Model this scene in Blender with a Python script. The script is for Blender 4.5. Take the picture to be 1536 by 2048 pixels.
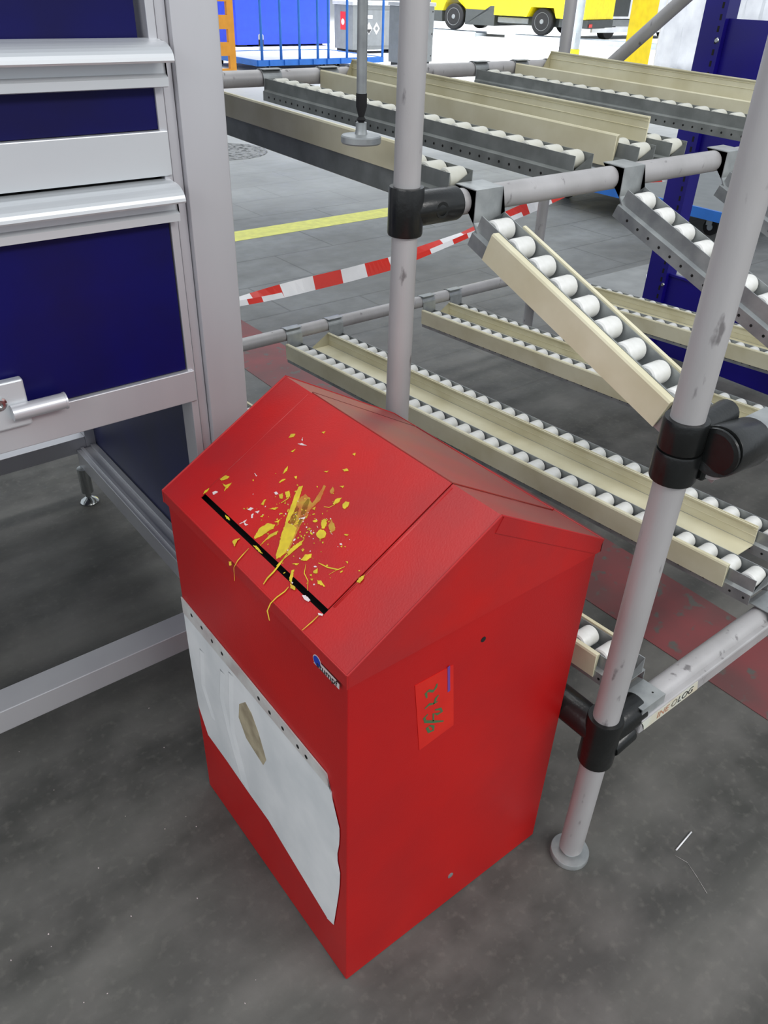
import bpy, bmesh, math, random
from mathutils import Vector, Matrix
random.seed(7)
PI = math.pi
# ------------------------------------------------------------ camera, world, lights, exposure
scene = bpy.context.scene
for o in list(bpy.data.objects): bpy.data.objects.remove(o)
col = scene.collection
F_PX, PITCH, ROLL, YAW, CAM_H = 1578.3, .5926, -.0356, .683, 1.3
def cam_axes():
    c, s = math.cos(PITCH), math.sin(PITCH)
    fw = Vector((0, c, -s)); ri = Vector((1, 0, 0)); dn = Vector((0, -s, -c))
    cr, sr = math.cos(ROLL), math.sin(ROLL)
    r2 = cr*ri+sr*dn; d2 = -sr*ri+cr*dn
    a = Vector((math.cos(YAW), math.sin(YAW), 0)); l = Vector((-math.sin(YAW), math.cos(YAW), 0)); z = Vector((0, 0, 1))
    t = lambda v: Vector((v.dot(a), v.dot(l), v.dot(z)))
    return t(r2), t(d2), t(fw)
r_, d_, f_ = cam_axes()
cam = bpy.data.cameras.new('camera'); camo = bpy.data.objects.new('camera', cam); col.objects.link(camo)
m = Matrix.Identity(4)
for i in range(3):
    m[i][0] = r_[i]; m[i][1] = -d_[i]; m[i][2] = -f_[i]
m[2][3] = CAM_H
camo.matrix_world = m
cam.sensor_fit = 'VERTICAL'; cam.sensor_height = 36; cam.lens = F_PX/2048*36
cam.clip_start = .05; cam.clip_end = 300
scene.camera = camo
w = bpy.data.worlds.new('hall_air'); scene.world = w; w.use_nodes = True
bg = w.node_tree.nodes['Background']; bg.inputs[0].default_value = (.86, .93, 1, 1); bg.inputs[1].default_value = .78
def area(name, loc, rot, sx, sy, power, color=(1, 1, 1)):
    L = bpy.data.lights.new(name, 'AREA'); L.shape = 'RECTANGLE'; L.size = sx; L.size_y = sy; L.energy = power; L.color = color
    o = bpy.data.objects.new(name, L); col.objects.link(o); o.location = loc; o.rotation_euler = rot; return o
area('near_area_light', (1.6, -3.0, 3.6), (.75, 0, -.05), 4.5, .8, 150, (1, .98, .95))  # unseen fill added behind the camera to brighten faces turned this way
area('near_area_light', (1.0, 2.6, 4.8), (0, 0, 0), 5, .4, 60, (1, .98, .95))
area('hall_lamp_mid', (5, 6.5, 5.2), (0, 0, 0), 6, .4, 90, (.97, .99, 1))
area('added_fill_left', (-3.2, -.2, 2.9), (0, -1.15, 0), 1.0, 5, 60, (1, .99, .98))  # unseen fill added at the left to brighten the bin front
area('added_fill_yard', (13, 5.5, 5.5), (1.0, 0, 0), 8, 1, 420, (.98, .99, 1))  # unseen fill added to brighten the white sheeting and yellow board
L1 = area('hall_lamp_yard', (14, 17.5, 6.0), (0, 0, .7), 10, 9, 2100, (.97, .99, 1)); L1.data.spread = 2.0
L2 = area('hall_lamp_yard', (23, 21, 6.0), (0, 0, .7), 9, 9, 1700, (.97, .99, 1)); L2.data.spread = 2.0
vs = scene.view_settings
scene.display_settings.display_device = 'sRGB'
vs.view_transform = 'Standard'; vs.look = 'None'; vs.exposure = 0.0; vs.gamma = 1; vs.use_curve_mapping = False
scene.cycles.use_denoising = True

# ------------------------------------------------------------ materials
def srgb(r, g, b):
    f = lambda c: (c/255/12.92) if c/255 <= .04045 else ((c/255+.055)/1.055)**2.4
    return (f(r), f(g), f(b), 1)
def mat(name, c, rough=.5, metal=0, c2=None, scale=8, detail=4, bump=0, bscale=60, spec=.5, stretch=(1, 1, 1), lo=.35, hi=.65, coat=0):
    M = bpy.data.materials.new(name); M.use_nodes = True; n = M.node_tree.nodes; lk = M.node_tree.links
    b = n['Principled BSDF']; b.inputs['Base Color'].default_value = c; b.inputs['Roughness'].default_value = rough
    b.inputs['Metallic'].default_value = metal; b.inputs['Specular IOR Level'].default_value = spec; b.inputs['Coat Weight'].default_value = coat
    tc = n.new('ShaderNodeTexCoord'); mp = n.new('ShaderNodeMapping'); mp.inputs['Scale'].default_value = stretch
    lk.new(tc.outputs['Object'], mp.inputs[0])
    nz = n.new('ShaderNodeTexNoise'); nz.inputs['Scale'].default_value = scale; nz.inputs['Detail'].default_value = detail
    lk.new(mp.outputs[0], nz.inputs[0])
    mx = n.new('ShaderNodeMix'); mx.data_type = 'RGBA'
    c2 = c2 or tuple(x*.86 for x in c[:3])+(1,)
    mx.inputs[6].default_value = c; mx.inputs[7].default_value = c2
    mr = n.new('ShaderNodeMapRange'); mr.inputs[1].default_value = lo; mr.inputs[2].default_value = hi
    lk.new(nz.outputs[0], mr.inputs[0]); lk.new(mr.outputs[0], mx.inputs[0]); lk.new(mx.outputs[2], b.inputs['Base Color'])
    if bump:
        n2 = n.new('ShaderNodeTexNoise'); n2.inputs['Scale'].default_value = bscale; lk.new(mp.outputs[0], n2.inputs[0])
        bp = n.new('ShaderNodeBump'); bp.inputs['Strength'].default_value = bump; bp.inputs['Distance'].default_value = .002
        lk.new(n2.outputs[0], bp.inputs['Height']); lk.new(bp.outputs[0], b.inputs['Normal'])
    return M
M = {}
M['red'] = mat('red_powder_coat', srgb(182, 12, 11), .42, c2=srgb(168, 13, 16), scale=5, bump=.12, bscale=420)
M['red_top'] = mat('red_powder_coat_scuffed', srgb(182, 18, 15), .42, c2=srgb(160, 28, 30), scale=7, bump=.12, bscale=420)
M['red_back'] = mat('red_powder_coat_dusty_sheen', srgb(160, 48, 42), .4, c2=srgb(138, 66, 58), scale=6, bump=.12, bscale=420, lo=.3, hi=.6)  # dust and low-angle reflection both put into the rear slope colour
M['black'] = mat('black_void', srgb(10, 8, 8), .8)
M['yellow_paint'] = mat('dried_yellow_paint', srgb(214, 190, 40), .5, c2=srgb(186, 160, 40), scale=60)
M['olive_paint'] = mat('smeared_yellow_paint', srgb(176, 140, 44), .6, c2=srgb(176, 84, 36), scale=60, stretch=(1, 1, 1))
M['white_paint'] = mat('white_specks', srgb(220, 205, 205), .5)
M['paper'] = mat('white_sleeve_paper', srgb(226, 227, 228), .5, c2=srgb(206, 209, 211), scale=9, bump=.25, bscale=14, coat=.15)
M['paper_edge'] = mat('clear_sleeve_edge', srgb(205, 205, 202), .3, c2=srgb(180, 170, 168), scale=20)
M['stain'] = mat('brown_stain', srgb(176, 164, 138), .6, c2=srgb(140, 128, 106), scale=30)
M['label_red'] = mat('orange_red_label', srgb(206, 34, 20), .5, c2=srgb(196, 26, 20), scale=20)
M['marker_green'] = mat('green_marker', srgb(70, 104, 66), .6)
M['marker_violet'] = mat('violet_marker', srgb(112, 60, 140), .6)
M['logo_blue'] = mat('logo_blue', srgb(20, 60, 170), .4)
M['logo_white'] = mat('logo_white', srgb(205, 190, 190), .4)
M['ink'] = mat('dark_ink', srgb(40, 40, 42), .5)
M['ink_red'] = mat('faded_red_ink', srgb(196, 140, 112), .5)
M['alu'] = mat('anodised_aluminium', srgb(208, 208, 211), .34, .45, c2=srgb(196, 195, 200), scale=5, stretch=(1, 1, .15))
M['alu_light'] = mat('satin_aluminium_profile', srgb(212, 215, 218), .4, .4, c2=srgb(200, 204, 208), scale=4, stretch=(.2, 1, 1))
M['alu_dark'] = mat('aluminium_groove', srgb(88, 92, 94), .5, .6)
M['navy'] = mat('navy_laminate', srgb(14, 14, 84), .4, c2=srgb(18, 16, 66), scale=5, spec=.18)
M['navy_dark'] = mat('dark_navy_panel', srgb(36, 42, 92), .45, c2=srgb(38, 44, 76), scale=5)
M['chrome'] = mat('bright_steel', srgb(200, 204, 204), .2, 1)
M['tube'] = mat('grey_coated_tube', srgb(176, 174, 175), .42, .15, c2=srgb(158, 156, 156), scale=14, bump=.08, bscale=200, stretch=(1, 1, .3), lo=.3, hi=.75)
# tube: add scattered scuff marks
def add_scuffs(Mt, c, thr=.66, scale=38, stretch=(1, 1, .35)):
    n = Mt.node_tree.nodes; lk = Mt.node_tree.links; b = n['Principled BSDF']
    src = b.inputs['Base Color'].links[0].from_socket
    tc = n.new('ShaderNodeTexCoord'); mp = n.new('ShaderNodeMapping'); mp.inputs['Scale'].default_value = stretch
    lk.new(tc.outputs['Object'], mp.inputs[0])
    nz = n.new('ShaderNodeTexNoise'); nz.inputs['Scale'].default_value = scale; nz.inputs['Detail'].default_value = 5; lk.new(mp.outputs[0], nz.inputs[0])
    mr = n.new('ShaderNodeMapRange'); mr.inputs[1].default_value = thr; mr.inputs[2].default_value = thr+.07; lk.new(nz.outputs[0], mr.inputs[0])
    mx = n.new('ShaderNodeMix'); mx.data_type = 'RGBA'; lk.new(mr.outputs[0], mx.inputs[0]); lk.new(src, mx.inputs[6]); mx.inputs[7].default_value = c
    lk.new(mx.outputs[2], b.inputs['Base Color'])
add_scuffs(M['tube'], srgb(116, 113, 114), .64, 46)
M['clamp'] = mat('black_cast_clamp', srgb(14, 15, 15), .3, c2=srgb(24, 26, 26), scale=20, bump=.15, bscale=150)
M['galv'] = mat('galvanised_steel', srgb(172, 176, 176), .38, .5, c2=srgb(144, 148, 150), scale=26)
M['galv_dark'] = mat('dull_galvanised_steel', srgb(136, 140, 138), .5, .3, c2=srgb(116, 120, 118), scale=22)
M['cream'] = mat('cream_plastic', srgb(220, 215, 188), .5, c2=srgb(196, 188, 154), scale=9, lo=.35, hi=.8)
M['roller'] = mat('white_roller_plastic', srgb(226, 226, 224), .38, c2=srgb(206, 206, 200), scale=30)
M['roller_dirty'] = mat('dusty_roller_plastic', srgb(204, 204, 196), .5, c2=srgb(184, 183, 170), scale=16)
M['white_tape'] = mat('tape_white', srgb(232, 232, 234), .35)
M['red_tape'] = mat('tape_red', srgb(214, 44, 30), .35)
M['blue_rack'] = mat('ultramarine_enamel', srgb(24, 12, 132), .3, c2=srgb(22, 12, 112), scale=3)
M['blue_cart'] = mat('sky_blue_paint', srgb(40, 112, 200), .5)
M['blue_box'] = mat('bright_blue_sheet', srgb(24, 62, 214), .55)
M['box_grey'] = mat('grey_plastic_container', srgb(118, 122, 124), .6)
M['box_light'] = mat('pale_grey_plastic', srgb(176, 178, 180), .6)
M['orange'] = mat('orange_upright_paint', srgb(222, 150, 40), .5)
M['van_yellow'] = mat('van_yellow', srgb(244, 224, 20), .4)
M['wall_yellow'] = mat('yellow_board', srgb(236, 206, 10), .5)
M['dark_plastic'] = mat('dark_grey_plastic', srgb(56, 60, 60), .6)
M['rubber'] = mat('rubber', srgb(24, 24, 26), .8)
M['white'] = mat('white_sheet', srgb(226, 228, 232), .5, c2=srgb(200, 202, 208), scale=2, bump=.6, bscale=5)
M['trim_steel'] = mat('pale_steel', srgb(176, 184, 190), .5, .2)
M['wall'] = mat('pale_hall_wall', srgb(214, 218, 220), .8)
M['plate'] = mat('pale_concrete_board', srgb(150, 152, 152), .8, c2=srgb(132, 134, 134), scale=6)
M['ylw_line'] = mat('yellow_floor_paint', srgb(214, 214, 116), .7, c2=srgb(196, 196, 112), scale=20)
def floor_mat():
    Mt = bpy.data.materials.new('stained_paved_floor'); Mt.use_nodes = True; n = Mt.node_tree.nodes; lk = Mt.node_tree.links
    b = n['Principled BSDF']; tc = n.new('ShaderNodeTexCoord')
    def noise(scale, st, detail=5, loc=(0, 0, 0)):
        mp = n.new('ShaderNodeMapping'); mp.inputs['Scale'].default_value = st; mp.inputs['Location'].default_value = loc
        lk.new(tc.outputs['Object'], mp.inputs[0]); z = n.new('ShaderNodeTexNoise'); z.inputs['Scale'].default_value = scale; z.inputs['Detail'].default_value = detail
        lk.new(mp.outputs[0], z.inputs[0]); return z.outputs[0]
    def rng(s, a, b_, c=0, d=1):
        r = n.new('ShaderNodeMapRange'); r.inputs[1].default_value = a; r.inputs[2].default_value = b_; r.inputs[3].default_value = c; r.inputs[4].default_value = d
        lk.new(s, r.inputs[0]); return r.outputs[0]
    def mix(fac, a, c):
        x = n.new('ShaderNodeMix'); x.data_type = 'RGBA'
        if fac is None: x.inputs[0].default_value = .5
        else: lk.new(fac, x.inputs[0])
        for i, v in ((6, a), (7, c)):
            if isinstance(v, tuple): x.inputs[i].default_value = v
            else: lk.new(v, x.inputs[i])
        return x.outputs[2]
    grime_shade = mix(rng(noise(1.5, (.6, 3.4, 1), 8), .38, .66), srgb(66, 66, 63), srgb(108, 107, 103))
    grime_shade = mix(rng(noise(4.5, (1, 1.5, 1), 8, (3, 1, 0)), .36, .68, 0, .5), grime_shade, srgb(66, 65, 64))
    grime_shade = mix(rng(noise(11, (1, 1, 1), 8), .4, .72, 0, .38), grime_shade, srgb(118, 115, 112))
    grime_shade = mix(rng(noise(60, (1, 1, 1), 6), .55, .8, 0, .4), grime_shade, srgb(120, 118, 112))
    pav = mix(rng(noise(1.1, (1, 1.6, 1), 6), .35, .65), srgb(110, 112, 112), srgb(134, 137, 138))
    pav = mix(rng(noise(14, (1, 1, 1), 6), .4, .8, 0, .5), pav, srgb(100, 102, 102))
    br = n.new('ShaderNodeTexBrick'); mp = n.new('ShaderNodeMapping'); lk.new(tc.outputs['Object'], mp.inputs[0]); lk.new(mp.outputs[0], br.inputs[0])
    mp.inputs['Location'].default_value = (.1, .12, 0)
    br.inputs['Scale'].default_value = 1; br.inputs['Brick Width'].default_value = .8; br.inputs['Row Height'].default_value = .4; br.inputs['Mortar Size'].default_value = .006
    br.inputs['Mortar Smooth'].default_value = .3
    pav = mix(rng(br.outputs['Fac'], 0, 1, 0, .55), pav, srgb(76, 78, 78))
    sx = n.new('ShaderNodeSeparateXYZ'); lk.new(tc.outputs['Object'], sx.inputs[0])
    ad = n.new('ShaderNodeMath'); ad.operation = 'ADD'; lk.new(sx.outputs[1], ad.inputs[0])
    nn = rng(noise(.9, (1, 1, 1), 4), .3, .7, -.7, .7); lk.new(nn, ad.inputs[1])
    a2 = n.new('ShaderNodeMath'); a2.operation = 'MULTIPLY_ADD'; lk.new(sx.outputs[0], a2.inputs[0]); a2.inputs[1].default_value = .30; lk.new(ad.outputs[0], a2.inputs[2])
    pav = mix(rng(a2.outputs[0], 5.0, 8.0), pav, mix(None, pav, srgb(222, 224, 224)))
    base = mix(rng(a2.outputs[0], 2.4, 4.6), grime_shade, pav)  # near floor mixed darker: grime plus weaker light put into the colour
    base = mix(rng(a2.outputs[0], 11, 15), base, srgb(215, 216, 218))  # far floor whitened: strong distant light painted into the colour
    lk.new(base, b.inputs['Base Color'])
    lk.new(rng(noise(5, (1, 2, 1), 4), .3, .7, .5, .7), b.inputs['Roughness']); b.inputs['Specular IOR Level'].default_value = .3
    bp = n.new('ShaderNodeBump'); bp.inputs['Strength'].default_value = .25; bp.inputs['Distance'].default_value = .004
    lk.new(noise(45, (1, 1, 1), 6), bp.inputs['Height']); lk.new(bp.outputs[0], b.inputs['Normal'])
    return Mt
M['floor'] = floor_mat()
def stripe_mat():
    Mt = mat('worn_red_floor_paint', srgb(126, 62, 64), .6, c2=srgb(102, 64, 64), scale=5, stretch=(1, 1, 1))
    add_scuffs(Mt, srgb(88, 84, 80), .58, 22, (1, 1, 1)); return Mt
M['stripe'] = stripe_mat()

# ------------------------------------------------------------ mesh helpers
def box(bm, x0, x1, y0, y1, z0, z1, mi=0):
    v = [bm.verts.new((x, y, z)) for x in (x0, x1) for y in (y0, y1) for z in (z0, z1)]
    for q in ((0, 1, 3, 2), (4, 6, 7, 5), (0, 4, 5, 1), (2, 3, 7, 6), (0, 2, 6, 4), (1, 5, 7, 3)):
        bm.faces.new([v[i] for i in q]).material_index = mi
def frame(d):
    d = Vector(d).normalized(); u = Vector((0, 0, 1)) if abs(d.z) < .9 else Vector((1, 0, 0))
    a = d.cross(u).normalized(); return d, a, a.cross(d).normalized()
def lathe(bm, p, axis, prof, n=24, mi=0, cap=True):
    """prof: list of (radius, distance along axis)"""
    p = Vector(p); d, a, b = frame(axis); rings = []
    for r, h in prof:
        rings.append([bm.verts.new(p+d*h+(a*math.cos(2*PI*i/n)+b*math.sin(2*PI*i/n))*r) for i in range(n)])
    for A, B in zip(rings, rings[1:]):
        for i in range(n):
            f = bm.faces.new((A[i], A[(i+1) % n], B[(i+1) % n], B[i])); f.smooth = True; f.material_index = mi
    if cap:
        bm.faces.new(rings[0][::-1]).material_index = mi; bm.faces.new(rings[-1]).material_index = mi
def tube(bm, p, q, r, n=20, mi=0):
    p, q = Vector(p), Vector(q); L = (q-p).length
    lathe(bm, p, q-p, [(r, 0), (r, L)], n, mi)
def sleeve(bm, p, q, r, n=28):
    p, q = Vector(p), Vector(q); L = (q-p).length; e = min(.003, L*.1)
    lathe(bm, p, q-p, [(r*.86, 0), (r-.001, 0), (r, e), (r, L-e), (r-.001, L), (r*.86, L)], n)
def prism(bm, pts, origin, u, v, depth, mi=0):
    """polygon pts (a,b) in plane u,v at origin, extruded along depth vector"""
    o, u, v, D = Vector(origin), Vector(u), Vector(v), Vector(depth)
    A = [bm.verts.new(o+u*a+v*b) for a, b in pts]; B = [bm.verts.new(o+u*a+v*b+D) for a, b in pts]
    n = len(pts)
    fs = [bm.faces.new(A), bm.faces.new(B[::-1])]
    for i in range(n): fs.append(bm.faces.new((A[i], B[i], B[(i+1) % n], A[(i+1) % n])))
    for f in fs: f.material_index = mi
    bmesh.ops.triangulate(bm, faces=fs[:2])
def finish(name, bm, mats, parent=None, bevel=0, seg=2):
    bmesh.ops.recalc_face_normals(bm, faces=bm.faces[:])
    for e in bm.edges:
        if len(e.link_faces) == 2 and e.calc_face_angle(0) > .6: e.smooth = False
    me = bpy.data.meshes.new(name); bm.to_mesh(me); bm.free()
    for mm in (mats if isinstance(mats, (list, tuple)) else [mats]): me.materials.append(mm)
    o = bpy.data.objects.new(name, me); col.objects.link(o)
    if parent: o.parent = parent
    if bevel:
        b = o.modifiers.new('bevel', 'BEVEL'); b.width = bevel; b.segments = seg; b.limit_method = 'ANGLE'
    return o
def thing(name, label, cat, loc=(0, 0, 0), group=None, rot=(0, 0, 0)):
    o = bpy.data.objects.new(name, None); o.empty_display_size = .05; col.objects.link(o)
    o.location = loc; o.rotation_euler = rot; tag(o, label, cat, group); return o
def tag(o, label, cat, group=None, kind=None):
    o['label'] = label; o['category'] = cat
    if group: o['group'] = group
    if kind: o['kind'] = kind
    return o
def struct(o): o['kind'] = 'structure'; return o
def boxes(name, lst, m_, parent=None, bevel=0, label=None):
    bm = bmesh.new()
    for b in lst: box(bm, *b)
    o = finish(name, bm, m_, parent, bevel)
    if label: o['label'] = label
    return o
def ribbon(bm, pts, w, mi=0, nrm=None, to3=None):
    """flat ribbon through 2D pts (metres) placed through to3(a,b)"""
    P = [Vector(p) for p in pts]; L = []; R = []
    for i, p in enumerate(P):
        t = (P[min(i+1, len(P)-1)]-P[max(i-1, 0)]).normalized(); nn = Vector((-t.y, t.x))
        ww = w*(.5 if i in (0, len(P)-1) else 1)/2
        L.append(bm.verts.new(to3(*(p+nn*ww)))); R.append(bm.verts.new(to3(*(p-nn*ww))))
    for i in range(len(P)-1): bm.faces.new((L[i], L[i+1], R[i+1], R[i])).material_index = mi
def text_mesh(name, s, size, m_, parent, mw, extrude=.0002, sx=1):
    cu = bpy.data.curves.new(name, 'FONT'); cu.body = s; cu.size = size; cu.extrude = extrude; cu.align_x = 'CENTER'; cu.align_y = 'CENTER'
    t = bpy.data.objects.new(name, cu); col.objects.link(t); bpy.context.view_layer.update()
    me = bpy.data.meshes.new_from_object(t.evaluated_get(bpy.context.evaluated_depsgraph_get()))
    bpy.data.objects.remove(t); me.materials.clear(); me.materials.append(m_)
    me.transform(mw @ Matrix.Diagonal((sx, 1, 1, 1)))
    o = bpy.data.objects.new(name, me); col.objects.link(o); o.parent = parent; return o
def basis(o, x, y):
    x, y, o = Vector(x), Vector(y), Vector(o); z = x.cross(y); mm = Matrix.Identity(4)
    for i in range(3): mm[i][0] = x[i]; mm[i][1] = y[i]; mm[i][2] = z[i]; mm[i][3] = o[i]
    return mm

# ------------------------------------------------------------ setting
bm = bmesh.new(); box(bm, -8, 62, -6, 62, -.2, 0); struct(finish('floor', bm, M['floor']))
bm = bmesh.new(); box(bm, -8, 62, 62, 62.3, 0, 9); struct(finish('wall_back', bm, M['wall']))
bm = bmesh.new(); box(bm, 62, 62.3, -6, 62, 0, 9); struct(finish('wall_right', bm, M['wall']))
bm = bmesh.new()
prism(bm, [(1.40, .2), (1.64, .2), (1.655, 1.6), (1.65, 3.25), (1.40, 3.25), (1.385, 1.6)], (0, 0, .0004), (1, 0, 0), (0, 1, 0), (0, 0, .0012))
struct(finish('trim_1', bm, M['stripe']))
bm = bmesh.new(); box(bm, -.5, 5.0, 4.25, 4.44, .0004, .0015); struct(finish('trim_2', bm, M['ylw_line']))

# ------------------------------------------------------------ red push-lid bin
BX, BY, BD, BW, HE, HR, LIP = .362, .497, .424, .452, .6743, .7996, .004
XM = BX+BD/2
binr = thing('waste_bin', 'tall red metal waste bin with gabled push-flap lid splashed with yellow paint', 'waste bin')
boxes('body', [(BX, BX+BD, BY, BY+BW, .002, HE-.02)], M['red'], binr, .002)
# hood
SL = math.hypot(XM-(BX-LIP), HR-HE)
e1 = Vector(((XM-BX+LIP)/SL, 0, (HR-HE)/SL)); n1 = Vector((-e1.z, 0, e1.x)); P0 = Vector((BX-LIP, BY, HE))
e2 = Vector((-e1.x, 0, e1.z)); n2 = Vector((e1.z, 0, e1.x)); P1 = Vector((BX+BD+LIP, BY, HE))
def s3(P, e, n_, s, y, off=0): return P+e*s+Vector((0, y, 0))+n_*off
def slope(bm, P, e, n_, s0, y0, s1, y1, th=.0012, off=0):
    A = [s3(P, e, n_, s, y, off) for s, y in ((s0, y0), (s1, y0), (s1, y1), (s0, y1))]
    top = [bm.verts.new(a) for a in A]; bot = [bm.verts.new(a-n_*th) for a in A]
    bm.faces.new(top); bm.faces.new(bot[::-1])
    for i in range(4): bm.faces.new((top[i], bot[i], bot[(i+1) % 4], top[(i+1) % 4]))
Y0, Y1 = -LIP, BW+LIP
for key, P, e, n_, sb, mm in (('hood', P0, e1, n1, .0314, M['red_top']), ('hood_rear_slope', P1, e2, n2, .012, M['red_back'])):
    bm = bmesh.new()
    slope(bm, P, e, n_, 0, Y0, SL, .079, .0015); slope(bm, P, e, n_, 0, .385, SL, Y1, .0015)
    slope(bm, P, e, n_, 0, .079, sb-.0006, .385, .0015)
    if key == 'hood':
        for ya in (Y0, Y1-.0015): prism(bm, [(BX-LIP, HE-.02), (BX+BD+LIP, HE-.02), (BX+BD+LIP, HE), (XM, HR), (BX-LIP, HE)], (0, BY+ya, 0), (1, 0, 0), (0, 0, 1), (0, .0015, 0))
        for xa in (BX-LIP, BX+BD+LIP-.0015): box(bm, xa, xa+.0015, BY+Y0, BY+Y1, HE-.02, HE)
        for ya in (Y0, Y1):
            for xa in (BX-LIP, BX+BD+LIP): tube(bm, (xa, BY+ya, HE), (XM, BY+ya, HR), .0014, 8)
            tube(bm, (BX-LIP, BY+ya, HE-.02), (BX-LIP, BY+ya, HE), .0012, 8)
        for xa in (BX-LIP, BX+BD+LIP): tube(bm, (xa, BY+Y0, HE), (xa, BY+Y1, HE), .0013, 8)
        # folded strip on the gable below the rear slope
        prism(bm, [(0, 0), (SL-.004, 0), (SL-.004, -.022), (0, -.022)], P1+Vector((0, Y0-.0012, 0)), e2, n2, (0, .0012, 0))
    finish(key, bm, mm, binr)
bm = bmesh.new()   # black block: shade inside the lid put in as colour, seen through the gap
prism(bm, [(BX+.03, HE-.03), (BX+BD-.03, HE-.03), (BX+BD-.03, HE), (XM, HR-.022), (BX+.03, HE)], (0, BY+.03, 0), (1, 0, 0), (0, 0, 1), (0, BW-.06, 0))
finish('inside_shade', bm, M['black'], binr)
for nm, P, e, n_, s0, off, mm in (('push_flap', P0, e1, n1, .0385, .0012, M['red_top']), ('push_flap', P1, e2, n2, .0145, .0016, M['red_back'])):
    bm = bmesh.new(); slope(bm, P, e, n_, s0, .0802, SL-.0004, .3838, .0015, off)
    fl = finish(nm, bm, mm, binr)
    if nm == 'push_flap' and P is P0: front_flap = fl
bm = bmesh.new(); lathe(bm, s3(P0, e1, n1, .045, .076, -.001), e1, [(.0022, 0), (.0022, .20)], 10); finish('flap_edge_fold', bm, M['red_top'], binr); bm = bmesh.new(); lathe(bm, s3(P0, e1, n1, .045, .388, -.0015), e1, [(.0018, 0), (.0018, .20)], 10)
finish('flap_edge_fold', bm, M['red_top'], binr)
bm = bmesh.new(); lathe(bm, s3(P1, e2, n2, .0125, .080, .0016), (0, 1, 0), [(.0017, 0), (.0017, .304)], 10); finish('flap_edge_fold', bm, M['red_top'], binr)
bm = bmesh.new(); lathe(bm, s3(P1, e2, n2, .016, .3850, .001), e2, [(.0012, 0), (.0012, .232)], 8); finish('flap_seam', bm, mat('dark_seam', srgb(96, 10, 12), .6), binr)
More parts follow.
